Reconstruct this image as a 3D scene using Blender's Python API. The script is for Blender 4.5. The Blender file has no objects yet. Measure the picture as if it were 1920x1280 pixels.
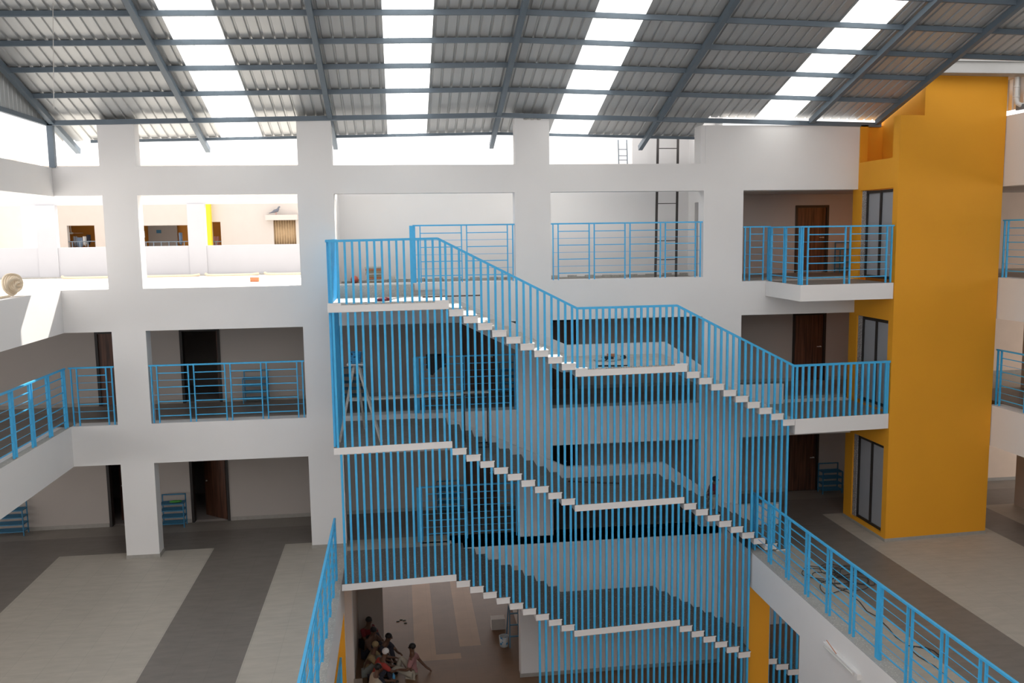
import bpy, bmesh, math, random
from mathutils import Vector, Matrix
random.seed(7)
sc = bpy.context.scene
COL = sc.collection
# ------------------------------------------------------------------ camera
W_, H_ = 1920.0, 1280.0
FPX = 1677.6
YAW, PITCH, ROLL = 0.12535, 0.12059, -0.01398
def basis():
    cy, sy, cp, sp = math.cos(YAW), math.sin(YAW), math.cos(PITCH), math.sin(PITCH)
    f = Vector((sy*cp, cy*cp, -sp)); r = Vector((cy, -sy, 0)); u = r.cross(f)
    c, s = math.cos(ROLL), math.sin(ROLL)
    return c*r + s*u, -s*r + c*u, f
CR, CU, CF = basis()
cam = bpy.data.cameras.new('camera'); cam.sensor_width = 36; cam.lens = FPX/W_*36; cam.clip_end = 500; cam.clip_start = .1
co = bpy.data.objects.new('camera', cam); COL.objects.link(co)
co.matrix_world = Matrix(((CR.x, CU.x, -CF.x, 0), (CR.y, CU.y, -CF.y, 0), (CR.z, CU.z, -CF.z, 0), (0, 0, 0, 1)))
sc.camera = co
def ray(px, py): return CR*(px-960) + CU*(640-py) + CF*FPX
def atY(px, py, y): d = ray(px, py); return d*(y/d.y)
def atX(px, py, x): d = ray(px, py); return d*(x/d.x)
def atZ(px, py, z): d = ray(px, py); return d*(z/d.z)
# ------------------------------------------------------------------ levels
G, F1, F2, F3 = -11.54, -7.74, -4.42, -1.25
FY = 22.0            # the far facade plane
BY = 24.65           # back wall of the corridors
# ------------------------------------------------------------------ materials
MATS = {}
def mat(name, col, rough=.7, metal=0., var=.06, scale=3., bump=0., spec=.5, detail=4, tile=None, speck=None, stretch=None):
    if name in MATS: return MATS[name]
    m = bpy.data.materials.new(name); m.use_nodes = True
    nt = m.node_tree; N = nt.nodes; L = nt.links
    b = N['Principled BSDF']; b.inputs['Roughness'].default_value = rough; b.inputs['Metallic'].default_value = metal
    b.inputs['Specular IOR Level'].default_value = spec
    tc = N.new('ShaderNodeTexCoord'); no = N.new('ShaderNodeTexNoise'); no.inputs['Scale'].default_value = scale; no.inputs['Detail'].default_value = detail
    mp = N.new('ShaderNodeMapping'); L.new(tc.outputs['Object'], mp.inputs['Vector']); L.new(mp.outputs[0], no.inputs['Vector'])
    if stretch: mp.inputs['Scale'].default_value = stretch
    mix = N.new('ShaderNodeMix'); mix.data_type = 'RGBA'
    lo = tuple(max(0, c*(1-var)) for c in col); hi = tuple(min(1, c*(1+var)) for c in col)
    mix.inputs[6].default_value = (*lo, 1); mix.inputs[7].default_value = (*hi, 1)
    L.new(no.outputs['Fac'], mix.inputs[0])
    out = mix.outputs[2]
    if tile:
        br = N.new('ShaderNodeTexBrick'); br.offset = 0; br.inputs['Scale'].default_value = 1.0
        br.inputs['Brick Width'].default_value = tile; br.inputs['Row Height'].default_value = tile; br.inputs['Mortar Size'].default_value = .006
        br.inputs['Color1'].default_value = (1, 1, 1, 1); br.inputs['Color2'].default_value = (.965, .965, .965, 1); br.inputs['Mortar'].default_value = (.87, .87, .87, 1)
        L.new(tc.outputs['Object'], br.inputs['Vector'])
        mu = N.new('ShaderNodeMix'); mu.data_type = 'RGBA'; mu.blend_type = 'MULTIPLY'; mu.inputs[0].default_value = 1
        L.new(out, mu.inputs[6]); L.new(br.outputs['Color'], mu.inputs[7]); out = mu.outputs[2]
    if speck:
        n2 = N.new('ShaderNodeTexNoise'); n2.inputs['Scale'].default_value = speck[0]; n2.inputs['Detail'].default_value = 1
        L.new(tc.outputs['Object'], n2.inputs['Vector'])
        cr = N.new('ShaderNodeValToRGB'); cr.color_ramp.elements[0].position = speck[1]; cr.color_ramp.elements[1].position = speck[1]+.03
        L.new(n2.outputs['Fac'], cr.inputs[0])
        m3 = N.new('ShaderNodeMix'); m3.data_type = 'RGBA'; m3.inputs[7].default_value = (*speck[2], 1)
        L.new(cr.outputs[0], m3.inputs[0]); L.new(out, m3.inputs[6]); out = m3.outputs[2]
    L.new(out, b.inputs['Base Color'])
    if bump:
        bp = N.new('ShaderNodeBump'); bp.inputs['Strength'].default_value = bump; bp.inputs['Distance'].default_value = .02
        L.new(no.outputs['Fac'], bp.inputs['Height']); L.new(bp.outputs[0], b.inputs['Normal'])
    MATS[name] = m; return m
WHITE = mat('white_plaster', (.74, .725, .715), .85, var=.03, scale=1.2)
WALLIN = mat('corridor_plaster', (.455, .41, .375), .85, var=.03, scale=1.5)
YEL = mat('yellow_plaster', (.74, .325, .012), .75, var=.05, scale=1.)
BLUE = mat('blue_paint', (.055, .42, .76), .4, var=.12, scale=9)
BLUED = mat('blue_rack_paint', (.035, .17, .30), .45, var=.1, scale=9)
STEEL = mat('steel_grey_paint', (.115, .15, .185), .5, var=.1, scale=4)
SHEET = mat('galvanised_sheet', (.49, .50, .50), .42, metal=.35, var=.1, scale=2.5, stretch=(3, .25, 1))
SHEETV = mat('galvanised_gable_sheet', (.50, .52, .52), .5, metal=.3, var=.08, scale=2)
TLIGHT = mat('light_floor_tile', (.40, .365, .315), .5, var=.16, scale=2.2, tile=.6, stretch=(1, 3, 1))
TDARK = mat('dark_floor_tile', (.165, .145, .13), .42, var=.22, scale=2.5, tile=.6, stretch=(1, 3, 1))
TMID = mat('mid_floor_tile', (.24, .215, .19), .45, var=.12, scale=2.5, tile=.6)
LLIGHT = mat('lobby_light_tile', (.40, .235, .12), .5, var=.15, scale=2, tile=.6)
LDARK = mat('lobby_dark_tile', (.205, .118, .066), .5, var=.2, scale=2, tile=.6)
CONC = mat('raw_concrete', (.40, .39, .365), .9, var=.18, scale=6, bump=.4, speck=(40, .62, (.55, .54, .5)))
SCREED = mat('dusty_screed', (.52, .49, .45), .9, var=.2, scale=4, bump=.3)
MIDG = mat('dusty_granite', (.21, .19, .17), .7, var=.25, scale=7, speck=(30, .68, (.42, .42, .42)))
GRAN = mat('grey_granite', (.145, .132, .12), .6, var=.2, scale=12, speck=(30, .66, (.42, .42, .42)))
STONE = mat('grey_stone_edge', (.34, .32, .29), .7, var=.15, scale=10)
JAMB = mat('speckled_stone', (.22, .21, .21), .7, var=.3, scale=40, speck=(60, .55, (.5, .48, .48)))
BLACK = mat('dark_frame', (.022, .017, .015), .5, var=.1)
PANEL = mat('steel_panel', (.42, .435, .47), .35, metal=.3, var=.04, scale=2)
DARKM = mat('dark_fabric', (.02, .02, .022), .9, var=.3, scale=8)
WOODW = mat('whitewashed_pole', (.50, .47, .42), .8, var=.4, scale=20)
PLANK = mat('plank_wood', (.38, .28, .17), .8, var=.3, scale=8)
BRICK = mat('clay_brick', (.50, .20, .10), .8, var=.2, scale=20)
ROPE = mat('pale_rope', (.72, .60, .45), .9, var=.15, scale=30)
CABLE = mat('black_cable', (.03, .028, .028), .6)
CREAM = mat('cream_wall', (.52, .475, .44), .85, var=.04)
PEACH = mat('sidelit_peach_wall', (.72, .58, .47), .85, var=.05)  # corridor wall tone with the light falling on it painted in
GUT = mat('grey_gutter', (.40, .40, .39), .7, var=.08)
PIPE = mat('white_pipe', (.62, .60, .57), .5)
def wood_mat():
    m = bpy.data.materials.new('brown_veneer'); m.use_nodes = True; nt = m.node_tree; N = nt.nodes; L = nt.links
    b = N['Principled BSDF']; b.inputs['Roughness'].default_value = .45
    tc = N.new('ShaderNodeTexCoord'); mp = N.new('ShaderNodeMapping'); mp.inputs['Scale'].default_value = (14, 14, .7)
    no = N.new('ShaderNodeTexNoise'); no.inputs['Scale'].default_value = 1.5; no.inputs['Detail'].default_value = 6
    cr = N.new('ShaderNodeValToRGB'); cr.color_ramp.elements[0].color = (.045, .018, .011, 1); cr.color_ramp.elements[1].color = (.17, .07, .038, 1)
    cr.color_ramp.elements[0].position = .35; cr.color_ramp.elements[1].position = .7
    L.new(tc.outputs['Object'], mp.inputs[0]); L.new(mp.outputs[0], no.inputs['Vector']); L.new(no.outputs['Fac'], cr.inputs[0]); L.new(cr.outputs[0], b.inputs['Base Color'])
    MATS['brown_veneer'] = m; return m
WOOD = wood_mat()
def sky_sheet():
    m = bpy.data.materials.new('translucent_roof_sheet'); m.use_nodes = True; nt = m.node_tree; N = nt.nodes; L = nt.links
    N.remove(N['Principled BSDF']); t = N.new('ShaderNodeBsdfTranslucent'); t.inputs[0].default_value = (.93, .95, .96, 1)
    g = N.new('ShaderNodeBsdfDiffuse'); g.inputs[0].default_value = (.9, .9, .9, 1); mx = N.new('ShaderNodeMixShader'); mx.inputs[0].default_value = .08
    L.new(t.outputs[0], mx.inputs[1]); L.new(g.outputs[0], mx.inputs[2]); L.new(mx.outputs[0], N['Material Output'].inputs[0]); return m
SKYL = sky_sheet()
# ------------------------------------------------------------------ mesh builder
class MB:
    def __init__(s): s.v = []; s.f = []; s.m = []; s.sm = []
    def add(s, vs, fs, mi=0, smooth=False):
        b = len(s.v); s.v += [tuple(v) for v in vs]
        for f in fs: s.f.append([b+i for i in f]); s.m.append(mi); s.sm.append(smooth)
        return s
    def box(s, x0, x1, y0, y1, z0, z1, mi=0, top=None):
        if x0 > x1: x0, x1 = x1, x0
        if y0 > y1: y0, y1 = y1, y0
        if z0 > z1: z0, z1 = z1, z0
        vs = [(x0,y0,z0),(x1,y0,z0),(x1,y1,z0),(x0,y1,z0),(x0,y0,z1),(x1,y0,z1),(x1,y1,z1),(x0,y1,z1)]
        s.add(vs, [(0,3,2,1)], mi); s.add(vs, [(4,5,6,7)], mi if top is None else top)
        s.add(vs, [(0,1,5,4),(1,2,6,5),(2,3,7,6),(3,0,4,7)], mi); return s
    def hexa(s, q0, q1, mi=0, top=None):   # q0 bottom quad ccw, q1 top quad
        vs = list(q0)+list(q1); s.add(vs, [(0,3,2,1)], mi); s.add(vs, [(4,5,6,7)], mi if top is None else top)
        s.add(vs, [(0,1,5,4),(1,2,6,5),(2,3,7,6),(3,0,4,7)], mi); return s
    def prism(s, pts, off, mi=0):          # closed polygon pts (3d) extruded by off
        n = len(pts); off = Vector(off); vs = [Vector(p) for p in pts]+[Vector(p)+off for p in pts]
        s.add(vs, [tuple(range(n))[::-1], tuple(range(n, 2*n))]+[(i, (i+1) % n, n+(i+1) % n, n+i) for i in range(n)], mi); return s
    def bar(s, a, b, w, h, mi=0, up=(0, 0, 1)):
        a = Vector(a); b = Vector(b); d = (b-a).normalized(); u = Vector(up)
        if abs(d.dot(u)) > .99: u = Vector((0, 1, 0))
        r = d.cross(u).normalized(); u = r.cross(d)
        q = [r*sx*w/2+u*sy*h/2 for sx, sy in ((-1,-1),(1,-1),(1,1),(-1,1))]
        vs = [a+k for k in q]+[b+k for k in q]
        s.add(vs, [(0,1,2,3),(7,6,5,4),(0,4,5,1),(1,5,6,2),(2,6,7,3),(3,7,4,0)], mi); return s
    def tube(s, pts, r, n=8, mi=0, cap=True):
        pts = [Vector(p) for p in pts]; rs = r if isinstance(r, (list, tuple)) else [r]*len(pts); vs = []; pu = None
        for i, p in enumerate(pts):
            d = (pts[min(i+1, len(pts)-1)]-pts[max(i-1, 0)])
            d = d.normalized() if d.length > 1e-9 else Vector((0, 0, 1))
            u = pu if pu is not None else (Vector((0, 0, 1)) if abs(d.z) < .9 else Vector((1, 0, 0)))
            u = (u-d*u.dot(d)).normalized(); pu = u; w = d.cross(u)
            for k in range(n): a = 2*math.pi*k/n; vs.append(p+(u*math.cos(a)+w*math.sin(a))*rs[i])
        fs = [(i*n+k, i*n+(k+1) % n, (i+1)*n+(k+1) % n, (i+1)*n+k) for i in range(len(pts)-1) for k in range(n)]
        s.add(vs, fs, mi, True)
        if cap: s.add(vs, [tuple(range(n))[::-1], tuple(range((len(pts)-1)*n, len(pts)*n))], mi)
        return s
    def lathe(s, prof, c, n=16, mi=0):
        vs = []; c = Vector(c)
        for r, z in prof:
            for k in range(n): a = 2*math.pi*k/n; vs.append((c.x+r*math.cos(a), c.y+r*math.sin(a), c.z+z))
        s.add(vs, [(i*n+k, i*n+(k+1) % n, (i+1)*n+(k+1) % n, (i+1)*n+k) for i in range(len(prof)-1) for k in range(n)], mi, True)
        s.add(vs, [tuple(range(n))[::-1], tuple(range((len(prof)-1)*n, len(prof)*n))], mi); return s
    def ell(s, c, rx, ry, rz, n=14, mi=0):
        vs = []; c = Vector(c); m = n//2
        for i in range(m+1):
            t = math.pi*i/m
            for k in range(n): a = 2*math.pi*k/n; vs.append((c.x+rx*math.sin(t)*math.cos(a), c.y+ry*math.sin(t)*math.sin(a), c.z-rz*math.cos(t)))
        s.add(vs, [(i*n+k, i*n+(k+1) % n, (i+1)*n+(k+1) % n, (i+1)*n+k) for i in range(m) for k in range(n)], mi, True); return s
    def build(s, name, m, parent=None, bevel=0):
        me = bpy.data.meshes.new(name); o = bpy.data.objects.new(name, me)
        org = Vector((0, 0, 0))
        me.from_pydata(s.v, [], s.f)
        for x in (m if isinstance(m, (list, tuple)) else [m]): me.materials.append(x)
        me.polygons.foreach_set('material_index', s.m); me.polygons.foreach_set('use_smooth', s.sm); me.validate(); me.update()
        COL.objects.link(o)
        if parent is not None: o.parent = parent; o.matrix_parent_inverse = parent.matrix_world.inverted() if False else Matrix.Translation(-parent.location) if parent.type == 'EMPTY' else Matrix.Identity(4)
        if bevel:
            b = o.modifiers.new('bevel', 'BEVEL'); b.width = bevel; b.segments = 2; b.limit_method = 'ANGLE'
        return o
def struct(o): o['kind'] = 'structure'; return o
def tag(o, label, cat, group=None):
    o['label'] = label; o['category'] = cat
    if group: o['group'] = group
    return o
def thing(name, loc, label, cat, group=None):
    o = bpy.data.objects.new(name, None); o.location = loc; COL.objects.link(o); o.empty_display_size = .2
    return tag(o, label, cat, group)
def wall(mb, u0, u1, z0, z1, holes, d0, d1, axis='x', mi=0):
    us = sorted({u0, u1}|{min(max(h[i], u0), u1) for h in holes for i in (0, 1)})
    for a, b in zip(us, us[1:]):
        if b-a < 1e-6: continue
        cm = (a+b)/2; zs = sorted([(max(h[2], z0), min(h[3], z1)) for h in holes if h[0] < cm < h[1]])
        z = z0; segs = []
        for h0, h1 in zs:
            if h0 > z+1e-6: segs.append((z, h0))
            z = max(z, h1)
        if z < z1-1e-6: segs.append((z, z1))
        for p, q in segs:
            if axis == 'x': mb.box(a, b, d0, d1, p, q, mi)
            else: mb.box(d0, d1, a, b, p, q, mi)
# ------------------------------------------------------------------ floors and slabs
def striped(name, x0, x1, y0, y1, z, th, xcuts, yrules, mats):
    """one floor mesh; xcuts [(x, material index)...] applies from that x on; yrules [(y0,y1,mi)] override"""
    mb = MB(); xs = sorted({x0, x1}|{c[0] for c in xcuts if x0 < c[0] < x1}); ys = sorted({y0, y1}|{v for r in yrules for v in r[:2] if y0 < v < y1})
    for a, b in zip(xs, xs[1:]):
        for c, d in zip(ys, ys[1:]):
            cx, cy = (a+b)/2, (c+d)/2; mi = [m for x, m in xcuts if x <= cx][-1]
            for r in yrules:
                if r[0] < cy < r[1] and (len(r) < 4 or r[3] < cx < r[4]): mi = r[2]
            mb.add([(a,c,z),(b,c,z),(b,d,z),(a,d,z)], [(0,1,2,3)], mi)
    mb.add([(x0,y0,z-th),(x1,y0,z-th),(x1,y1,z-th),(x0,y1,z-th)], [(3,2,1,0)], len(mats)-1)
    e = [(x0,y0),(x1,y0),(x1,y1),(x0,y1)]
    for i in range(4):
        p, q = e[i], e[(i+1) % 4]; mb.add([(*p,z-th),(*q,z-th),(*q,z),(*p,z)], [(0,1,2,3)], 2 if len(mats) == 5 and th > .21 else len(mats)-1)
    return struct(mb.build(name, mats))
FM = [TLIGHT, TDARK, TMID, CONC, WHITE]
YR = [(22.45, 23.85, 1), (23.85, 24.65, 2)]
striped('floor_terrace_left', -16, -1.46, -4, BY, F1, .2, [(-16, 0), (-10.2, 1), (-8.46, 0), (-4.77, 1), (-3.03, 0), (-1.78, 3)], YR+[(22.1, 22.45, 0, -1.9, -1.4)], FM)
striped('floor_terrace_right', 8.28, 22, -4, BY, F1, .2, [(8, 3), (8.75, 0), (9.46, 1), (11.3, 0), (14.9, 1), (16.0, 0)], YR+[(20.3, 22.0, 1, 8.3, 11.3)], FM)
striped('floor_corridor_first', -1.46, 8.28, 21.1, BY, F1, .2, [(-2, 0)], [(22.0, 22.4, 0), (22.4, 23.85, 1), (23.85, 24.65, 2)], FM) if False else None
mb = MB(); mb.box(-1.46, 8.28, 22.0, BY, F1-.2, F1, 0, 1); struct(mb.build('floor_corridor_first', [WHITE, TDARK]))
mb = MB(); mb.box(-1.46, 1.1, 21.3, 22.45, F1-.2, F1+.004, 0, 1); struct(mb.build('floor_landing_strip', [WHITE, TLIGHT]))
for z, nm in ((F2, 'second'), (F3, 'third')):
    zz = z if z == F2 else -1.25
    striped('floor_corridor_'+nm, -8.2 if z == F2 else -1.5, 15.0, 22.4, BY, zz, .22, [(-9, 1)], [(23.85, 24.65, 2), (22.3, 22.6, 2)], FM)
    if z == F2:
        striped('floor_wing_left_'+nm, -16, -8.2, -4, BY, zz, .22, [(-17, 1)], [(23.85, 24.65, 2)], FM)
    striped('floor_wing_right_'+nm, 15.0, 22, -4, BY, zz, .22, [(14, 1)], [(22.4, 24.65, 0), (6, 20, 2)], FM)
striped('floor_ground', -14, 20, 4, 46, G, .2, [(-14, 1), (.15, 0), (.74, 1), (1.42, 0), (2.02, 1)],
        [(4, 23.3, 1), (23.3, 23.62, 0, .32, 1.42), (23.3, 24.0, 1, 1.42, 2.05), (23.62, 24.2, 1, .74, 1.42)], [LLIGHT, LDARK, LDARK, CONC, CONC])
# roof terrace of the wing beyond the facade
mb = MB(); mb.box(-20, -1.5, 22.4, 46, -1.5, -1.27); struct(mb.build('floor_roof_terrace', mat('sunny_screed', (.8, .76, .7), .9, var=.1, scale=3)))
# ceiling over the top corridor near the lift
mb = MB(); mb.box(8.2, 14.65, 22.38, BY+.2, .98, 1.2); mb.box(14.65, 22, -4, BY+.2, .98, 1.2); struct(mb.build('ceiling_top_corridor', WALLIN))
# ------------------------------------------------------------------ far facade
bays = [(-7.8, -6.74), (-5.97, -2.32), (-1.47, 2.89), (3.78, 7.69), (8.73, 11.85)]
rows = [(F1, -5.385), (F2, -2.18), (-1.18, .99)]; rows5 = [(F1, -5.385), (-4.5, -2.18), (-1.31, .99)]
mb = MB(); holes = [(b[0], b[1], r[0], r[1]) for b in bays for r in (rows5 if b[0] > 8 else rows)]
wall(mb, -7.8, 11.85, F1, 1.66, holes, FY, FY+.4)
struct(mb.build('wall_far_facade', WHITE))
mb = MB(); wall(mb, -2.27, 8.28, G, F1, [(-1.4, 2.89, G, -8.5)], FY, FY+.4); struct(mb.build('wall_far_ground_storey', WHITE))
for i, (a, b, t) in enumerate([(-6.76, -5.95, 2.66), (-2.28, -1.48, 2.72), (2.92, 3.76, 2.80), ]):
    mb = MB(); mb.box(a, b, FY, FY+.4, 1.66, t); struct(mb.build('column_top', WHITE))
mb = MB(); mb.box(7.72, 11.85, FY, FY+.25, 1.66, 2.6); mb.box(7.6, 7.9, FY+.02, FY+.5, 1.66, 2.6); struct(mb.build('wall_far_upper_panel', WHITE))
for b in bays[:0]: pass
# skirting stone along column feet
mb = MB()
for a, b in ((-6.74, -5.97), (-2.32, -1.47)): mb.box(a-.012, b+.012, FY-.012, FY+.412, F1, F1+.09)
struct(mb.build('baseboard_columns', STONE))
# corridor back walls with doors
DW = 1.0
doors = [  # x0,x1,z0,z1,state,label
 (-7.99, -6.95, F2, -2.42, 'closed'), (-5.84, -4.80, F2, -2.42, 'open'), (1.67, 2.69, F2, -2.42, 'closed'), (3.98, 4.98, F2, -2.42, 'closed'), (11.34, 12.36, F2, -2.42, 'closed'),
 (-7.93, -6.90, F1, -5.72, 'ajar2'), (-5.78, -4.76, F1, -5.72, 'ajar'), (1.69, 2.69, F1, -5.72, 'closed'), (3.98, 4.98, F1, -5.72, 'open'), (11.23, 12.24, F1, -5.72, 'closed'),
 (11.34, 12.35, F3, .67, 'closed')]
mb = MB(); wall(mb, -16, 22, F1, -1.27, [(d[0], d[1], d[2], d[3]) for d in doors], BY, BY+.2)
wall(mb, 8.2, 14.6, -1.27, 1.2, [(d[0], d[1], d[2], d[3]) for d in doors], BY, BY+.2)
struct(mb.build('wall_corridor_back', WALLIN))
mb = MB(); mb.box(14.6, 22, BY-.01, BY+.2, F1+.1, 1.2); struct(mb.build('wall_right_back', PEACH))  # lighter, warmer than the corridor wall: the light is put into its colour
mb = MB(); wall(mb, -16, 22, F1, F1+.1, [(d[0]-.02, d[1]+.02, F1, F1+.1) for d in doors if d[2] == F1], BY-.015, BY)
wall(mb, -16, 22, F2, F2+.1, [(d[0]-.02, d[1]+.02, F2, F2+.1) for d in doors if d[2] == F2], BY-.015, BY); struct(mb.build('baseboard_corridor', STONE))
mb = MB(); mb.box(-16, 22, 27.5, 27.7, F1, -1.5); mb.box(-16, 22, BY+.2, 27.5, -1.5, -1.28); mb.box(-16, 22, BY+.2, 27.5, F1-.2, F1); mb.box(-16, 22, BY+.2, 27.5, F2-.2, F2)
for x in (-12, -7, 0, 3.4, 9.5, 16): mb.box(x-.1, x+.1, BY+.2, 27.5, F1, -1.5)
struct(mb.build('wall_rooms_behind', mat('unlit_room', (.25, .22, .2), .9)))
for n, (a, b, z0, z1, st) in enumerate(doors, 1):
    mb = MB(); t = .07
    mb.box(a, a+t, BY-.02, BY+.2, z0, z1); mb.box(b-t, b, BY-.02, BY+.2, z0, z1); mb.box(a+t, b-t, BY-.02, BY+.2, z1-t, z1)
    fr = struct(mb.build('door_%d' % n, BLACK))
    w = b-a-2*t; lf = MB(); kn = MB()
    if st == 'closed':
        lf.box(a+t, b-t, BY+.03, BY+.075, z0+.01, z1-t); kn.tube([(b-t-.08, BY+.03, z0+1.0), (b-t-.08, BY-.02, z0+1.0)], .02); kn.tube([(b-t-.08, BY-.02, z0+1.0), (b-t-.2, BY-.02, z0+1.0)], .012)
    else:
        ang = {'open': 85, 'ajar': 40, 'ajar2': 30}[st]; an = math.radians(ang)
        h = Vector((b-t-.02, BY+.1, 0)); d = Vector((-math.cos(an), math.sin(an), 0)); e = h+d*w
        lf.bar((h.x, h.y, (z0+z1-t)/2), (e.x, e.y, (z0+z1-t)/2), .045, z1-t-z0-.02)
        k = h+d*(w-.1); kn.tube([(k.x, k.y, z0+1.0), (k.x-.05*math.sin(an), k.y-.05*math.cos(an), z0+1.0)], .02)
    dl = lf.build('door_leaf', WOOD, fr); kn.build('door_handle', PIPE, dl)
# top-floor court (bays three and four): unroofed white walls
mb = MB(); mb.box(-1.7, 6.45, 24.3, 24.5, F3, 1.72); mb.box(6.45, 8.3, 24.3, 24.5, F3, 4.2); struct(mb.build('wall_top_court_back', WHITE))
mb = MB(); wall(mb, 22.4, 24.3, F3, 1.66, [(22.9, 23.25, -1.0, .9)], -1.7, -1.5, 'y'); struct(mb.build('wall_top_court_left', WHITE))
mb = MB(); wall(mb, 22.25, 24.3, F3, 3.6, [(22.6, 23.75, F3, .75)], 8.05, 8.25, 'y'); struct(mb.build('wall_top_court_right', WHITE))
mb = MB()
for k in range(40):
    x = -1.5+k*.245; mb.box(x, x+.26, 24.27, 24.3, F3, F3+.03+.05*abs(math.sin(k*1.7)))
struct(mb.build('baseboard_unfinished_court', CONC))
# ------------------------------------------------------------------ left wing
mb = MB()
mb.box(-8.2, -7.8, -4, FY+.0, -5.385, F2); mb.box(-8.2, -7.8, -4, FY, -2.18, -1.18); mb.box(-8.2, -7.8, -4, FY, .98, 1.63)
for y in (-3.5, 2.5, 9, 14.6):
    for z0, z1 in ((F1, -5.385), (F2, -2.18), (-1.18, .98)): mb.box(-8.2, -7.8, y, y+.8, z0, z1)
struct(mb.build('wall_left', WHITE))
mb = MB(); mb.box(-16, -8.2, -4, FY+.4, -1.5, -1.2); struct(mb.build('ceiling_left_wing', WHITE))
mb = MB(); mb.box(-7.98, -7.8, 14, FY-.02, F2, F2+.006); struct(mb.build('trim_1', CONC))
# ------------------------------------------------------------------ right wing
mb = MB()
mb.box(14.62, 15.0, -4, 20.45, -5.46, -4.44); mb.box(14.62, 15.0, -4, 20.45, -2.26, -1.25); mb.box(14.62, 15.0, -4, 20.45, .96, 2.63)
for z0, z1 in ((F1, -5.46), (-4.44, -2.26), (-1.25, .96)): mb.box(14.62, 15.0, 9, 9.8, z0, z1)
struct(mb.build('wall_right', WHITE))
mb = MB(); mb.box(16.95, 17.3, -4, 22.4, F1, -5.3); mb.box(16.95, 17.3, -4, 22.4, F2-.2, -2.0); struct(mb.build('wall_right_rooms', WALLIN))
mb = MB(); wall(mb, -8, 15, G, 2.7, [], -4.4, -4, 'x'); struct(mb.build('wall_rear_unseen', WHITE))  # unseen wall behind the camera, added to hold back light from the rear
mb = MB(); mb.box(-7.8, 14.6, -4, -1.2, -1.5, -1.3); mb.box(-1.46, 8.28, -4, -.6, F1-.2, F1); struct(mb.build('floor_rear_gallery', TDARK))
# ------------------------------------------------------------------ walls under the terraces (thick, with yellow reveals)
for nm, xf, xb in (('right', 8.28, 8.83), ('left', -1.46, -2.0)):
    mb = MB(); a, b = min(xf, xb), max(xf, xb)
    hy0, hy1 = (17.3, 20.1) if nm == 'right' else (16.3, 20.1)
    wall(mb, -4, 20.36, G, F1-.2, [(hy0, hy1, G, -8.62)], a, b, 'y'); struct(mb.build('wall_courtyard_'+nm, WHITE))
    mb = MB(); mb.box(a+.004, b-.004, hy1-.012, hy1+.001, G, -8.62); mb.box(a+.004, b-.004, hy0-.001, hy0+.012, G, -8.62); struct(mb.build('trim_%d' % (2 if nm == 'right' else 3), YEL))
mb = MB(); mb.box(-12, -2.0, 20.1, 20.3, G, F1-.2); struct(mb.build('wall_under_left_terrace', YEL))
mb = MB(); mb.box(-2.3, -.71, 24.9, 25.0, G, F1-.2, 0); struct(mb.build('wall_lobby_partition', WALLIN))
mb = MB(); mb.box(-2.3, -1.42, 22.4, 24.9, G, F1-.2); mb.box(3.2, 3.5, 22.4, 27, G, F1-.2); mb.box(8.83, 20, 24, 24.2, G, F1-.2); struct(mb.build('wall_lobby_sides', WALLIN))
mb = MB(); mb.box(-16, 22, 22.4, 33.5, F1-.35, F1-.2); struct(mb.build('ceiling_lobby', WALLIN))  # lobby ceiling, lengthened out of view at the back to block the sun
mb = MB(); mb.box(-1.42, -1.2, FY-.01, FY, G, G+.3); mb.box(2.86, 8.2, FY-.012, FY, G, G+.1); struct(mb.build('baseboard_ground', STONE))
# ------------------------------------------------------------------ yellow lift tower
def tf(x): return 20.13+.06*(x-11.8)
mb = MB()
side = [(20.34, 21.85, F3-.1, .95), (20.34, 21.85, F2-.12, -2.24), (20.34, 21.85, -7.58, -5.36)]
wall(mb, 20.28, 22.25, F1, 1.66, side, 11.8, 12.0, 'y')
def slab_front(x0, x1, z0, z1, dy=.15):
    mb.hexa([(x0, tf(x0), z0), (x1, tf(x1), z0), (x1, tf(x1)+dy, z0), (x0, tf(x0)+dy, z0)], [(x0, tf(x0), z1), (x1, tf(x1), z1), (x1, tf(x1)+dy, z1), (x0, tf(x0)+dy, z1)])
slab_front(11.8, 14.6, F1, 2.62); slab_front(12.42, 14.6, 2.62, 3.54)
mb.box(14.4, 14.6, 20.5, 24, F1, 3.3)
mb.box(12.0, 12.45, 20.28, 22.25, 1.5, 1.66)                     # floor of the upper recess
mb.box(11.8, 12.0, 20.28, 20.42, 1.66, 2.62); mb.box(12.0, 12.45, 22.05, 22.25, 1.66, 2.6)
mb.box(11.8, 12.0, 21.95, 22.25, 1.66, 2.6)
mb.prism([(12.45, 20.35, 1.66), (12.45, 22.3, 1.66), (12.45, 22.3, 2.62), (12.45, 20.35, 3.3)], (.2, 0, 0))
struct(mb.build('wall_lift_tower', YEL))
mb = MB(); mb.hexa([(11.79, tf(11.8)-.012, F1), (14.61, tf(14.6)-.012, F1), (14.61, tf(14.6), F1), (11.79, tf(11.8), F1)], [(11.79, tf(11.8)-.012, F1+.08), (14.61, tf(14.6)-.012, F1+.08), (14.61, tf(14.6), F1+.08), (11.79, tf(11.8), F1+.08)])
mb.box(11.785, 11.8, 20.13, 22.25, F1, F1+.07); struct(mb.build('baseboard_tower', STONE))
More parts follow.
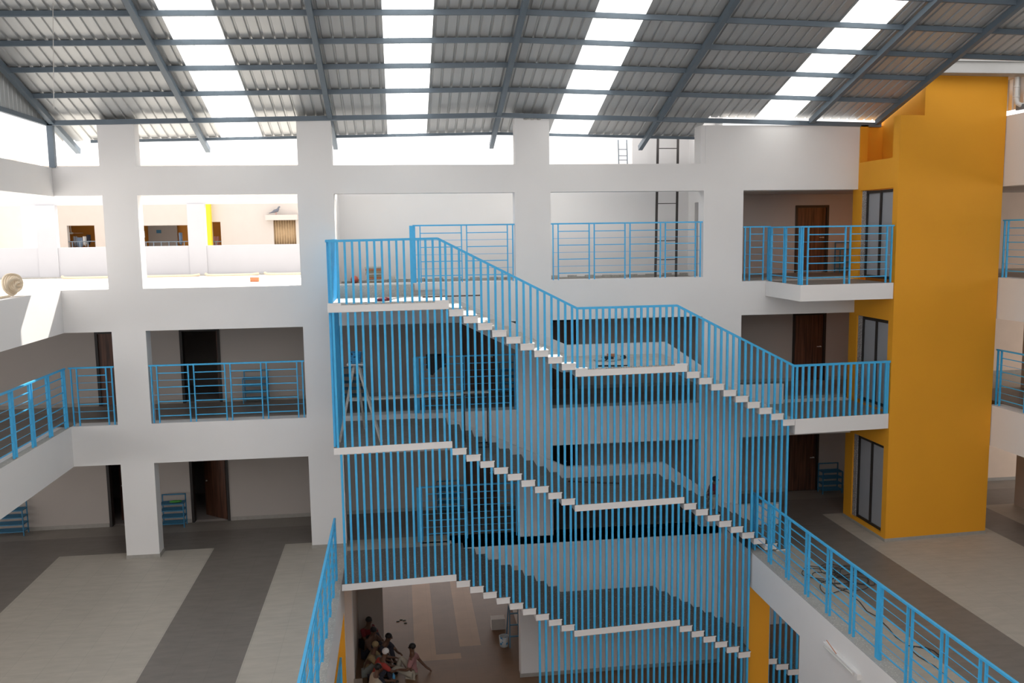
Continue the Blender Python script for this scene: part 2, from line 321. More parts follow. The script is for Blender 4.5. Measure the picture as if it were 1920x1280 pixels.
for n, (y0, y1, z0, z1) in enumerate(side, 12):
    z0 = max(z0, {12: -1.25, 13: -4.42, 14: -7.66}[n])
    mb = MB(); ya, yb = 20.34, 21.68; x = 11.87
    mb.box(x, x+.06, ya, yb, z1-.09, z1-.02); mb.box(x, x+.06, ya, yb, z0, z0+.07)
    for y in (ya, (ya+yb)/2-.035, yb-.06): mb.box(x-.005, x+.06, y, y+.07, z0, z1-.02)
    fr = struct(mb.build('door_%d' % n, BLACK))
    mb = MB(); mb.box(x+.03, x+.05, ya+.06, (ya+yb)/2, z0+.06, z1-.08); mb.build('sliding_panel', PANEL, fr)
    mb = MB(); mb.box(x+.03, x+.05, (ya+yb)/2, yb-.05, z0+.06, z1-.08); mb.build('sliding_panel', PANEL, fr)
    mb = MB(); mb.box(x-.03, x+.1, yb, y1+.0, z0, z1-.01); mb.build('stone_jamb', JAMB, fr)
# ------------------------------------------------------------------ roof
SL = math.tan(math.radians(17.5))
def ze(x): return 2.86-.0195*(2.5-x) if x < 2.5 else 2.86-.0225*(x-2.5)
def rz(x, y): return ze(x)+SL*(FY-y)
RY0 = 3.0
def ribbed(name, x0, x1, y0, y1, m, up=.13, st=True):
    mb = MB(); xs = []; p = .226; x = math.floor(x0/p)*p
    while x < x1:
        for dx, dz in ((0, 0), (.155, 0), (.172, .032), (.209, .032)): xs.append((x+dx, dz))
        x += p
    xs = [q for q in xs if x0 < q[0] < x1]; xs = [(x0, 0)]+xs+[(x1, 0)]
    if x0 < 2.5 < x1: xs.append((2.5, 0)); xs.sort()
    vs = []
    for x, dz in xs:
        for y in (y0, y1): vs.append((x, y, rz(x, y)+up+dz))
    mb.add(vs, [(2*i, 2*i+2, 2*i+3, 2*i+1) for i in range(len(xs)-1)])
    o = mb.build(name, m); o.modifiers.new('thickness', 'SOLIDIFY').thickness = .006; return struct(o)
SK = [(-4.24, -3.25), (-.16, .82), (3.98, 5.0), (9.05, 10.05)]
xc = -8.0
for i, (a, b) in enumerate(SK):
    e = 23.36 if b < 7.6 else 22.15
    if b < 7.6: ribbed('ceiling_roof_sheet', xc, a, RY0, 23.36, SHEET)
    else:
        ribbed('ceiling_roof_sheet', xc, 7.85, RY0, 23.36, SHEET); ribbed('ceiling_roof_sheet', 7.85, a, RY0, 22.15, SHEET)
    ribbed('window_%d' % (i+1), a, b, RY0, e, SKYL, up=.14); xc = b
ribbed('ceiling_roof_sheet', xc, 12.3, RY0, 22.1, SHEET); ribbed('ceiling_roof_sheet', 12.3, 18, RY0, 18.95, SHEET)
def purlin(y, x0, x1, w=.07, h=.1, dz=.06):
    mb = MB(); xs = [x0]+([2.5] if x0 < 2.5 < x1 else [])+[x1]
    for a, b in zip(xs, xs[1:]): mb.bar((a, y, rz(a, y)+dz), (b, y, rz(b, y)+dz), w, h)
    return struct(mb.build('roof_purlin', STEEL))
for y in (3.8, 4.8, 5.8, 6.8, 7.8, 8.8, 9.8, 10.8, 11.8, 12.8, 13.8, 14.8, 15.8, 16.8, 17.8, 18.8, 19.8, 20.9):
    purlin(y, -7.8, 12.3 if y > 19 else 18)
purlin(22.0, -7.85, 12.35, .1, .11, -.03); purlin(23.25, -7.3, 7.85, .06, .07, .07)
for x, y1 in ((-7.72, 23.6), (-4.65, 23.7), (-1.49, 23.7), (2.53, 23.85), (6.52, 23.75), (10.45, 21.95), (12.2, 21.9), (15.5, 19)):
    mb = MB(); mb.bar((x, RY0, rz(x, RY0)-.01), (x, y1, rz(x, y1)-.01), .11, .13); o = struct(mb.build('roof_rafter', STEEL))
# gables
def gable(name, x, y0, y1, zb, m, zt=None):
    mb = MB(); y = y0; p = .2; vs = []
    ys = []
    while y < y1: ys += [(y, 0), (y+.14, 0), (y+.155, .03), (y+.185, .03)]; y += p
    ys = [q for q in ys if q[0] <= y1]
    for y, d in ys: vs += [(x-d, y, zb), (x-d, y, zt or max(zb, rz(x, y)+.1))]
    mb.add(vs, [(2*i, 2*i+1, 2*i+3, 2*i+2) for i in range(len(ys)-1)]); o = mb.build(name, m); o.modifiers.new('thickness', 'SOLIDIFY').thickness = .006; return struct(o)
gable('wall_gable_left', -7.9, RY0, 22.2, 2.62, SHEETV); gable('wall_gable_right', 14.95, RY0, 19.4, 2.85, SHEETV); gable('wall_gable_right_low', 14.95, 19.4, 23.0, 2.8, SHEETV, 3.54)
mb = MB(); mb.bar((-7.85, RY0, 2.62), (-7.85, 22.05, 2.62), .08, .1); struct(mb.build('roof_tie_beam', STEEL))
mb = MB(); mb.bar((14.8, RY0, 2.8), (14.8, 20.2, 2.8), .08, .12); struct(mb.build('roof_tie_beam', STEEL))
mb = MB(); mb.box(-7.84, -7.71, 21.95, 22.08, 1.63, 2.62); pst = mb.build('roof_post', STEEL); struct(pst)
# gutter and pipe
g = thing('roof_gutter', (14, 20, 3.5), 'grey box gutter running above the top of the yellow tower', 'gutter')
mb = MB(); mb.prism([(12.56, 21.1, 3.54), (12.42, 19.85, 3.54), (18, 19.85, 3.54), (18, 21.1, 3.54)], (0, 0, .29)); mb.build('channel', GUT, g, .01)
mb = MB(); mb.box(12.40, 18, 19.80, 19.86, 3.80, 3.86); mb.build('lip', GUT, g)
p = thing('drain_pipe', (14.66, 20.1, 2.9), 'pale drainpipe bending down from the gutter beside the tower', 'pipe')
mb = MB(); mb.tube([(14.68, 20.1, 3.5), (14.68, 20.1, 3.02), (14.70, 20.08, 2.9), (14.76, 20.05, 2.85), (14.95, 20.0, 2.84)], .055, 12); mb.build('pipe_run', PIPE, p)
mb = MB()
for z in (3.28, 3.05): mb.lathe([(.065, -.02), (.068, 0), (.065, .02)], (14.68, 20.1, z), 12)
mb.build('coupling', PIPE, p)
# ------------------------------------------------------------------ stairs
SS = 1.02
def sy(x): return 19.17+.0745*(x+1.48)
def syc(x): return sy(x) if x < 8.27 else 20.4
TH = .15
def stair(name, label, L, mid, n1, n2, zend, xend, treadmat, notch=False, narrow=False):
    # L=(x0,x1,z) mid=(x0,x1,z)
    t = thing(name, (L[0], sy(L[0]), L[2]), label, 'staircase', 'stair flights hung in front of the far facade')
    def blk(nm, x0, x1, z, yb=21.86, th=TH):
        sy = (lambda x, b=(x1 > 8.27): 20.4 if b else globals()['sy'](x)) if narrow else globals()['sy']
        mb = MB(); q = lambda x, y, zz: (x, y, zz)
        mb.hexa([q(x0, sy(x0), z-th), q(x1, sy(x1), z-th), q(x1, yb, z-th), q(x0, yb, z-th)], [q(x0, sy(x0), z), q(x1, sy(x1), z), q(x1, yb, z), q(x0, yb, z)], 0, 1)
        if nm == 'step':
            mb.hexa([q(x0-.005, sy(x0)-.012, z-.022), q(x1+.012, sy(x1)-.012, z-.022), q(x1+.012, yb, z-.022), q(x0-.005, yb, z-.022)], [q(x0-.005, sy(x0)-.012, z+.002), q(x1+.012, sy(x1)-.012, z+.002), q(x1+.012, yb, z+.002), q(x0-.005, yb, z+.002)], 0, 1)
        mb.build(nm, [WHITE, treadmat], t)
    blk('landing', L[0], L[1], L[2], 21.99 if L[2] > -7 else 21.3); blk('landing', mid[0], mid[1], mid[2])
    if notch:
        for x0, x1, z in ((L[0], L[1], L[2]), (mid[0], mid[1], mid[2])):
            mb = MB(); h = .045
            a, b = x0, x1
            for u0, u1 in ((a, a+.28), (b-.3, b)):
                mb.hexa([(u0, sy(u0)-.004, z), (u1, sy(u1)-.004, z), (u1, sy(u1)+.09, z), (u0, sy(u0)+.09, z)], [(u0, sy(u0)-.004, z+h), (u1, sy(u1)-.004, z+h), (u1, sy(u1)+.09, z+h), (u0, sy(u0)+.09, z+h)])
            mb.build('edge_upstand', WHITE, t)
            mb = MB()
            u = a+.3
            while u < b-.35:
                mb.box(u, u+.05, sy(u)+.0, sy(u)+.07, z, z+random.uniform(.015, .035)); u += .06
            o = mb.build('chipped_edge', CONC, t)
    pts = [(L[1], L[2])]
    w = (mid[0]-L[1])/n1; dz = (L[2]-mid[2])/(n1+1)
    for i in range(n1): blk('step', L[1]+i*w, L[1]+(i+1)*w, L[2]-(i+1)*dz)
    w = (xend-mid[1])/n2; dz2 = (mid[2]-zend)/n2
    for i in range(n2): blk('step', mid[1]+i*w, mid[1]+(i+1)*w, mid[2]-(i+1)*dz2)
    return t
A = dict(L=(-1.50, 1.072, -1.467), M=(3.90, 6.56, -3.085), xe=9.30, ze=-4.505, n1=9, n2=9)
B = dict(L=(-1.48, 1.08, -4.54), M=(3.865, 6.52, -6.21), xe=9.20, ze=-7.70, n1=9, n2=9)
Cc = dict(L=(-1.42, 1.106, -7.60), M=(3.836, 6.44, -9.22), xe=10.7, ze=-11.54, n1=9, n2=14)
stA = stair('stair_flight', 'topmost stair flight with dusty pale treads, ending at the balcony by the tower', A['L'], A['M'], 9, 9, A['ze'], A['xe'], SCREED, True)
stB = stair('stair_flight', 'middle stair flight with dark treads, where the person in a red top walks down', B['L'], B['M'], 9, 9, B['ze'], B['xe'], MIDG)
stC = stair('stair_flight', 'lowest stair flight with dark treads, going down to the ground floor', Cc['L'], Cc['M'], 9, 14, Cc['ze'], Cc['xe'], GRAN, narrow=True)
# spine upstands of the two upper flights, against the facade
for S, t, off in ((A, stA, 0), (B, stB, 0)):
    (x0, x1, zl), (m0, m1, zm), xe, zz = S['L'], S['M'], S['xe'], S['ze']
    up, dn = .28, .40
    top = [(x1, zl+.02), (m0+.25, zm+up), (m1+.15, zm+up), (8.3, zz+.62), (8.75, zz+.52), (9.85, zz+.52)]
    bot = [(9.85, zz-.03), (8.6, zz-.03), (m1+.2, zm-dn), (m0+.1, zm-dn), (x1+.1, zl-.55), (x1, zl-.5)]
    mb = MB(); mb.prism([(x, 21.86, z) for x, z in top+bot], (0, .135, 0)); mb.build('spine_beam', WHITE, t)
# lower step to the first-floor terrace: balconies by the tower
def balcony(name, z, th, x0, label):
    t = thing(name, (x0, 21, z), label, 'balcony', 'small balconies beside the yellow tower')
    mb = MB(); x1 = 11.79
    mb.hexa([(x0, sy(x0), z-th), (x1, sy(x1), z-th), (x1, 21.99, z-th), (x0, 21.99, z-th)], [(x0, sy(x0), z), (x1, sy(x1), z), (x1, 21.99, z), (x0, 21.99, z)], 0, 1)
    mb.build('slab', [WHITE, TMID], t); return t
balcony('balcony', A['ze'], .37, 9.31, 'white-edged balcony at the foot of the topmost stair flight beside the tower')
balcony('balcony', -1.31, .385, 9.36, 'white-edged top floor balcony with folded blue railing beside the tower')
# ------------------------------------------------------------------ stair screens of blue bars
def tread_z(S, x, below=False):
    (x0, x1, zl), (m0, m1, zm), xe, zz = S['L'], S['M'], S['xe'], S['ze']
    if x < x1: z = zl
    elif x < m0: i = int((x-x1)/((m0-x1)/S['n1'])); z = zl-(i+1)*(zl-zm)/(S['n1']+1)
    elif x < m1: z = zm
    elif x < xe: i = int((x-m1)/((xe-m1)/S['n2'])); z = zm-(i+1)*(zm-zz)/S['n2']
    else: z = zz
    return z-(TH if below else 0)
BWd = .048
def bars_x(S):
    (x0, x1, zl), (m0, m1, zm), xe, zz = S['L'], S['M'], S['xe'], S['ze']
    out = []
    n = 16; out += [x0+.09+i*(x1-x0-.1)/n for i in range(n+1)][:-1]
    w = (m0-x1)/9; out += [x1-.05]; 
    for i in range(9): out += [x1+i*w+w*.28, x1+i*w+w*.78]
    n = 17; out += [m0+.05+i*(m1-m0-.1)/n for i in range(n+1)]
    w = (xe-m1)/S['n2']
    for i in range(S['n2']): out += [m1+i*w+w*.28, m1+i*w+w*.78]
    return out
def screen(name, label, xs, lo, hi, rail=None, sf=sy, grp='screens of upright blue bars around the stairs'):
    t = thing(name, (xs[0], sy(xs[0]), lo(xs[0])), label, 'stair railing', grp)
    for x in xs:
        a, b = lo(x), hi(x)
        if b-a < .05: continue
        mb = MB(); y = sf(x)+.035; mb.box(x-BWd/2, x+BWd/2, y-.024, y+.024, a, b)
        mb.build('baluster', BLUE, t)
    if rail:
        mb = MB()
        for p, q in zip(rail, rail[1:]): mb.bar((p[0], sy(p[0])+.035, p[1]), (q[0], sy(q[0])+.035, q[1]), .055, .05)
        mb.build('handrail', BLUE, t)
    return t
xsA = bars_x(A); xbal = [A['xe']+.04+i*.157 for i in range(17)]; xbal[-1] = 11.75
railA = [(-1.50, -.116), (.86, -.095), (3.94, -1.69), (6.31, -1.70), (9.26, -3.222), (11.80, -3.226)]
def rail_z(x):
    for (a, za), (b, zb) in zip(railA, railA[1:]):
        if a <= x <= b: return za+(zb-za)*(x-a)/(b-a)
    return railA[-1][1]
screen('stair_railing', 'blue barred railing with sloping handrail along the topmost stair flight', xsA+xbal, lambda x: tread_z(A, x), lambda x: rail_z(x), railA)
screen('stair_screen', 'tall blue bars filling the gap between topmost and middle stair flights', [x for x in bars_x(B)], lambda x: tread_z(B, x), lambda x: tread_z(A, x, True))
screen('stair_screen', 'tall blue bars filling the gap between middle and lowest stair flights', [x for x in bars_x(Cc) if x < 8.24], lambda x: tread_z(Cc, x), lambda x: tread_z(B, x, True))
xsG = [x for x in bars_x(Cc) if 2.9 < x < 8.24 or 8.86 < x < 10.2]
screen('stair_screen', 'blue bars standing on the ground floor beneath the lowest stair flight', xsG, lambda x: G, lambda x: tread_z(Cc, x, True), sf=syc)
screen('stair_screen', 'few blue bars above the lowest steps, seen through the yellow opening', [x for x in bars_x(Cc) if 8.86 < x < 10.6], lambda x: tread_z(Cc, x), lambda x: F1-.2, sf=syc)
# side screens at the left end of the landings
for lbl, z0, z1, rl in (('short blue barred return railing at the left end of the top landing', -1.467, -.1, True), ('blue bars edge-on at the left end, hanging below the top landing', -4.54, -1.617, False)):
    t = thing('landing_side_railing', (-1.46, 20.5, z0), lbl, 'stair railing', 'screens of upright blue bars around the stairs')
    for i in range(16):
        y = 19.3+i*.16; mb = MB(); mb.box(-1.485, -1.435, y-.024, y+.024, z0, z1); mb.build('baluster', BLUE, t)
    if rl: mb = MB(); mb.bar((-1.46, sy(-1.46), -.11), (-1.46, 21.95, -.11), .055, .05); mb.build('handrail', BLUE, t)
# ------------------------------------------------------------------ panel railings
HF = (.135, .38, .63, .88); TF_ = (.26, .51, .757)
def railing(label, pts, z, h, npan, z_end=None, first=.05, gap=.13, bigpost=None, endpost=False, fw=.026, deep=.045, cat='railing'):
    """pts: (x,y) polyline of two points; panels with paired posts, four bars each and three thin rods right through"""
    (xa, ya), (xb, yb) = pts; a = Vector((xa, ya, 0)); b = Vector((xb, yb, 0)); d = (b-a); Lg = d.length; d.normalize(); nrm = Vector((-d.y, d.x, 0))
    t = thing('railing', (xa, ya, z), label, cat, 'blue bar railings along corridors, balconies and terraces')
    def post(u, w=fw, dp=deep, nm='post', ex=0):
        p_ = a+d*u; mb = MB(); mb.hexa([p_+d*sx*w/2+nrm*sy_*dp/2+Vector((0, 0, z-ex)) for sx, sy_ in ((-1,-1),(1,-1),(1,1),(-1,1))], [p_+d*sx*w/2+nrm*sy_*dp/2+Vector((0, 0, z+h)) for sx, sy_ in ((-1,-1),(1,-1),(1,1),(-1,1))]); mb.build(nm, BLUE, t)
    mb = MB(); A_ = a+Vector((0, 0, z+h)); B_ = b+Vector((0, 0, z+h)); mb.bar(A_, B_, .05, .035); mb.build('top_rail', BLUE, t)
    for k in TF_:
        zz = z+h*(1-k); mb = MB(); mb.bar(a+d*first+Vector((0, 0, zz)), b-d*first+Vector((0, 0, zz)), .008, .010); mb.build('thin_rod', BLUE, t)
    post(first); post(Lg-first)
    u0 = first+gap; u1 = Lg-first-gap; pw = (u1-u0-gap*(npan-1))/npan
    for i in range(npan):
        s = u0+i*(pw+gap); e = s+pw; post(s); post(e)
        for k in HF:
            zz = z+h*(1-k); mb = MB(); mb.bar(a+d*s+Vector((0, 0, zz)), a+d*e+Vector((0, 0, zz)), .02, .022); mb.build('crossbar', BLUE, t)
    if bigpost is not None: post(bigpost, .12, .06, 'end_post', .12)
    return t
RH = 1.39
railing('blue corridor railing, second floor, narrow bay in the left corner', ((-7.78, 22.03), (-6.76, 22.03)), F2+.01, RH, 1)
railing('blue corridor railing in front of the open dark doorway on the second floor', ((-5.96, 22.03), (-2.33, 22.03)), F2+.01, RH, 4)
railing('blue corridor railing behind the middle stair landing, hung with a black cloth', ((.38, 22.05), (2.88, 22.05)), F2+.01, RH, 2, bigpost=-.02)
railing('blue corridor railing, top floor, behind the head of the stairs', ((.38, 22.05), (2.88, 22.05)), -1.18, RH, 2, bigpost=-.02)
railing('blue corridor railing behind the lowest stair landing, a shoe rack behind it', ((.38, 22.05), (2.88, 22.05)), F1+.03, RH, 2, bigpost=-.02)
railing('blue corridor railing on the top floor with the ladder standing behind it', ((3.79, 22.05), (7.68, 22.05)), -1.18, RH, 4)
railing('short blue railing on the top floor between the last column and the balcony', ((8.74, 22.0), (9.46, 22.0)), -1.29, 1.36, 1)
railing('blue railing along the left side of the top floor balcony', ((9.42, 21.95), (9.40, 20.02)), -1.31, 1.36, 2, gap=.1)
railing('blue railing along the front of the top floor balcony beside the tower', ((9.37, sy(9.37)+.05), (11.78, sy(11.78)+.05)), -1.31, 1.36, 2)
railing('blue railing of the left balcony on the second floor, running towards the camera', ((-7.84, 21.95), (-7.84, 12.15)), F2+.01, RH, 10, gap=.13)
railing('blue railing at the top right corner beyond the tower', ((14.75, 20.4), (14.75, 14)), -1.25, RH, 6)
railing('blue railing at the right edge beyond the tower, one floor below the top', ((14.75, 20.4), (14.75, 14)), -4.44, RH, 6)
railing('long blue railing along the edge of the left terrace, seen almost end on', ((-1.58, 19.95), (-1.58, 10)), F1, RH, 10, gap=.13)
railing('long blue railing along the edge of the right terrace', ((8.42, 20.3), (8.42, 8.6)), F1, RH, 12, gap=.14, bigpost=5.85)
railing('blue railing at ground level in the yellow opening under the left terrace', ((-1.56, 19.9), (-1.56, 16.4)), G, 1.9, 3)
for x0, z, t in ((.38, F2, .2), (.38, -1.18, .17), (.38, F1, .17)):
    mb = MB(); mb.box(x0, 1.14, 21.9, 22.0, z-t, z+.004); struct(mb.build('trim_4', WHITE))
# ------------------------------------------------------------------ shoe racks
def rack(label, x, z, w=.62, h=.86, y=24.25, mtl=None):
    t = thing('shoe_rack', (x, y, z), label, 'shoe rack', 'blue metal shoe racks along the corridors')
    mtl = mtl or BLUED; d = .3
    for sx in (-w/2, w/2):
        mb = MB(); mb.box(x+sx-.014, x+sx+.014, y+d-.014, y+d+.014, z, z+h); mb.build('post', mtl, t)
        mb = MB(); mb.box(x+sx-.014, x+sx+.014, y-.014, y+.014, z, z+h*.76); mb.build('post', mtl, t)
        for k in (.13, .34, .55, .76):
            mb = MB(); mb.box(x+sx-.01, x+sx+.01, y, y+d, z+h*k-.012, z+h*k+.012); mb.build('side_bar', mtl, t)
    mb = MB(); mb.box(x-w/2, x+w/2, y+d-.014, y+d+.014, z+h-.03, z+h); mb.build('top_bar', mtl, t)
    for k in (.13, .34, .55, .76):
        mb = MB(); mb.box(x-w/2, x+w/2, y-.012, y+.012, z+h*k-.014, z+h*k+.014); mb.box(x-w/2, x+w/2, y+d-.012, y+d+.012, z+h*k-.014, z+h*k+.014)
        for j in range(1, 7): mb.box(x-w/2, x+w/2, y+j*d/7-.008, y+j*d/7+.008, z+h*k-.004, z+h*k+.004)
        mb.build('shelf', mtl, t)
rack('blue shoe rack on the second floor to the right of the open dark doorway', -3.88, F2, mtl=mat('rack_bright', (.04, .25, .44), .45))
rack('blue shoe rack on the left terrace just right of the first free-standing column', -6.2, F1, .6, .86)
rack('blue shoe rack at the left edge half hidden by the slanting balcony', -10.35, F1, .75, .9)
rack('blue shoe rack behind the railing of the lowest stair landing', 1.23, F1, .64, .86)
rack('blue shoe rack on the second floor at the left end of the stair landing', -1.3, F2, .6, .86, 24.2)
rack('blue shoe rack on the second floor right of the brown door behind the stairs', 2.98, F2, .5, .86, 24.2)
rack('blue shoe rack beside the brown door next to the foot of the tower', 12.5-.02, F1, .6, .86, 24.2)
rack('blue shoe rack on the top floor next to the brown door', 12.75, F3, .5, .86, 24.2)
mb = MB(); mb.ell((-6.12, 24.35, F1+.70), .16, .08, .035, 12); mb.ell((-6.02, 24.33, F1+.71), .08, .06, .03, 10)
tag(mb.build('green_bundle', mat('green_cloth', (.06, .28, .05), .8, var=.3, scale=20)), 'small green cloth bundle on top of the shoe rack by the column', 'cloth')
# ------------------------------------------------------------------ loose things
# ladder
t = thing('ladder', (7.1, 23.3, F3), 'tall dark metal ladder leaning on the white wall of the top floor', 'ladder')
lb = (Vector((6.74, 23.0, F3)), Vector((7.30, 23.0, F3))); lt = (Vector((7.12, 24.1, 3.0)), Vector((7.68, 24.1, 3.0)))
for i in (0, 1): mb = MB(); mb.bar(lb[i], lt[i], .065, .06); mb.build('side_rail', STEEL if False else BLACK, t)
for k in range(1, 9):
    f = k/8.6; mb = MB(); mb.bar(lb[0].lerp(lt[0], f), lb[1].lerp(lt[1], f), .025, .02); mb.build('rung', BLACK, t)
# second far ladder on the roof structure
# painter's stand on the middle landing
z0 = B['L'][2]; ap = atY(667, 681, 19.75)
t = thing('trestle', (ap.x, 19.75, z0), 'whitewashed A-shaped pole trestle standing on the middle stair landing', 'trestle')
for px, py in ((637, 830), (715, 829)):
    q = atZ(px, py, z0); q.z = z0+.01; q.y = max(q.y, 19.4)
    mb = MB(); mb.bar(ap-Vector((.03 if px < 670 else -.04, 0, 0)), q, .045 if px < 670 else .075, .045); mb.build('leg', WOODW, t)
mb = MB(); q = atZ(690, 800, z0); mb.bar(ap+Vector((0, .05, 0)), (ap.x+.1, 21.0, z0+.01), .05, .05); mb.build('leg', WOODW, t)
mb = MB(); mb.box(ap.x-.19, ap.x+.17, ap.y-.12, ap.y+.15, ap.z-.03, ap.z+.0); mb.build('top_plate', PIPE, t)
t = thing('paint_bucket', (ap.x-.02, ap.y, ap.z), 'blue paint-stained bucket on top of the pole trestle', 'bucket')
mb = MB(); mb.lathe([(.10, .001), (.12, .02), (.145, .25), (.15, .255), (.135, .25), (.11, .03), (.0, .03)], (ap.x-.01, ap.y, ap.z), 18); mb.build('pail', mat('blue_splashed', (.05, .27, .5), .6, var=.4, scale=14, speck=(18, .6, (.02, .03, .04))), t)
# plank
a_ = atY(655, 749, 20.7); b_ = atY(916, 735, 20.6)
mb = MB(); mb.bar(a_, b_, .22, .045); tag(mb.build('plank', WOODW), 'long whitewashed plank laid level behind the trestle', 'plank')
# metal trestle frame
t = thing('work_frame', (1.7, 20.6, B['L'][2]-.3), 'dark metal work frame carrying the right end of the whitewashed plank', 'frame')
c = [atY(870, 739, 20.5), atY(917, 738, 20.5), atY(872, 846, 20.5), atY(917, 846, 20.5)]
for i in (0, 1):
    for dy in (0, .45): mb = MB(); mb.bar(c[i]+Vector((0, dy, 0)), (c[i].x, c[i].y+dy, -5.2), .03, .03); mb.build('leg', BLACK, t)
for z in (c[0].z, -4.98): mb = MB(); mb.bar((c[0].x, 20.5, z), (c[1].x, 20.5, z), .03, .03); mb.bar((c[0].x, 20.95, z), (c[1].x, 20.95, z), .03, .03); mb.bar((c[0].x, 20.5, z), (c[0].x, 20.95, z), .03, .03); mb.bar((c[1].x, 20.5, z), (c[1].x, 20.95, z), .03, .03); mb.build('crossbar', BLACK, t)
# black cloth on the railing
mb = MB(); pts = [(799, 666), (812, 668), (824, 664), (836, 667), (836, 681), (829, 684), (823, 692), (816, 697), (812, 703), (805, 702), (801, 688)]
P3 = [atY(x, y, 21.97) for x, y in pts]; mb.prism([tuple(p) for p in P3], (0, .03, 0)); P4 = [(P3[0].x, 22.09, P3[0].z), (P3[3].x, 22.09, P3[3].z), (P3[3].x, 22.09, P3[3].z-.3), (P3[0].x, 22.09, P3[0].z-.35)]
mb.prism(P4, (0, .02, 0)); mb.box(P3[0].x, P3[3].x, 21.97, 22.11, P3[0].z-.012, P3[0].z+.012)
tag(mb.build('black_cloth', DARKM), 'black ragged cloth hung over the second floor railing behind the stairs', 'cloth')
# stack of boards on top floor
t0 = Vector((-.62, 23.6, F3))
cols = [PLANK, WOODW, BRICK, PLANK, WOODW, PLANK, BRICK, WOODW]
for i in range(8):
    mb = MB(); dx = random.uniform(-.03, .03); an = random.uniform(-.1, .1); z = F3+.002+i*.055
    c1 = Vector((t0.x-.2*math.cos(an)+dx, t0.y-.2*math.sin(an), z+.025)); c2 = Vector((t0.x+.2*math.cos(an)+dx, t0.y+.2*math.sin(an), z+.025)); mb.bar(c1, c2, .3, .05)
    o = mb.build('board', cols[i], None, .004); tag(o, ('%s board in the small stack on the top floor, %s' % (['brown', 'pale', 'red', 'brown', 'pale', 'brown', 'red', 'pale'][i], ['at the very bottom', 'second from the bottom', 'third from the bottom', 'fourth from the bottom', 'fifth from the bottom', 'third from the top', 'second from the top', 'topmost'][i])), 'board', 'boards stacked at the head of the stairs')
mb = MB(); mb.lathe([(.02, 0), (.09, .02), (.10, .1), (.07, .17), (.0, .2)], (-1.14, 23.9, F3), 12); tag(mb.build('red_bag', mat('red_plastic', (.65, .14, .09), .5)), 'small red plastic bag on the top floor left of the board stack', 'bag')
mb = MB(); mb.lathe([(.07, 0), (.075, .02), (.08, .18), (.07, .18), (.0, .02)], (-.15, 23.3, F3), 12); tag(mb.build('tin', mat('tin', (.5, .46, .4), .5)), 'small open tin standing right of the board stack', 'tin')
mb = MB()
mb.ell((-.38, 20.15, -1.44), .13, .1, .05, 12); mb.ell((-.27, 20.2, -1.43), .09, .07, .05, 10)
tag(mb.build('maroon_cloth', mat('maroon_cloth', (.16, .02, .03), .9, var=.3, scale=20)), 'crumpled maroon cloth on the top landing of the stairs', 'cloth')
# timber riser between top landing and top floor
mb = MB(); mb.box(-1.46, .36, 21.55, 22.0, -1.47, -1.19, 0, 1); struct(mb.build('trim_5', [CONC, SCREED]))
# rubble and brick on mid landing A
zm = A['M'][2]
for i, (dx, dy, rx, ry, rz_) in enumerate([(4.75, 20.9, .16, .12, .05), (4.98, 21.0, .2, .14, .06), (5.2, 20.95, .14, .1, .05), (5.4, 21.15, .08, .06, .06), (5.0, 20.75, .12, .1, .035)]):
    mb = MB(); n = 9; mb.ell((dx, dy, zm+rz_*.6), rx, ry, rz_, n)
    o = mb.build('rubble_lump', [CONC, DARKM][i % 2]); tag(o, 'grey lump of rubble on the half landing of the topmost flight', 'rubble', 'rubble lumps on the upper half landing')
mb = MB(); mb.box(5.03, 5.27, 21.2, 21.32, zm+.0, zm+.11); tag(mb.build('brick', BRICK, None, .006), 'orange clay brick behind the rubble on the upper half landing', 'brick')
mb = MB(); mb.bar((4.5, 20.0, zm+.02), (5.2, 19.85, zm+.02), .03, .03); tag(mb.build('rod', DARKM), 'thin dark stick lying on the upper half landing', 'stick')
a_ = atZ(1065, 902, B['M'][2]+.02); b_ = atZ(1165, 906, B['M'][2]+.02)
mb = MB(); mb.tube([a_, b_], .02, 8); tag(mb.build('iron_rod', mat('rusty_iron', (.09, .055, .04), .8, var=.3)), 'long rusty iron rod lying on the half landing of the middle flight', 'rod')
mb = MB(); z = A['L'][2]+.02; mb.bar((.55, 20.9, z), (1.95, 21.0, z), .035, .03); tag(mb.build('iron_bar', mat('rusty_iron', (.09, .055, .04), .8)), 'dark iron bar lying at the right of the top landing', 'rod')
# cable heap on right terrace
mb = MB(); random.seed(3)
for k in range(9):
    cx, cy = random.uniform(9.2, 9.9), random.uniform(17.7, 18.5); r1, r2, an = random.uniform(.25, .55), random.uniform(.2, .45), random.uniform(0, 3)
    pts = []
    for j in range(25):
        a = 2*math.pi*j/24; x = r1*math.cos(a)+.05*math.sin(3*a+k); y = r2*math.sin(a); pts.append((cx+x*math.cos(an)-y*math.sin(an), cy+x*math.sin(an)+y*math.cos(an), F1+.012+.006*k+.01*math.sin(5*a)))
    mb.tube(pts, .009, 6, cap=False)
pa = [atZ(x, y, F1+.012) for x, y in ((1553, 1082), (1566, 1100), (1590, 1110), (1612, 1128), (1625, 1145), (1643, 1155), (1664, 1175), (1680, 1194), (1704, 1210), (1735, 1213), (1752, 1220), (1763, 1230), (1752, 1232), (1743, 1218), (1715, 1211), (1708, 1218), (1722, 1230), (1752, 1248), (1775, 1268), (1800, 1290))]
mb.tube(pa, .009, 6)
tag(mb.build('cable', CABLE), 'tangled black cable heaped and trailing along the right terrace', 'cable')
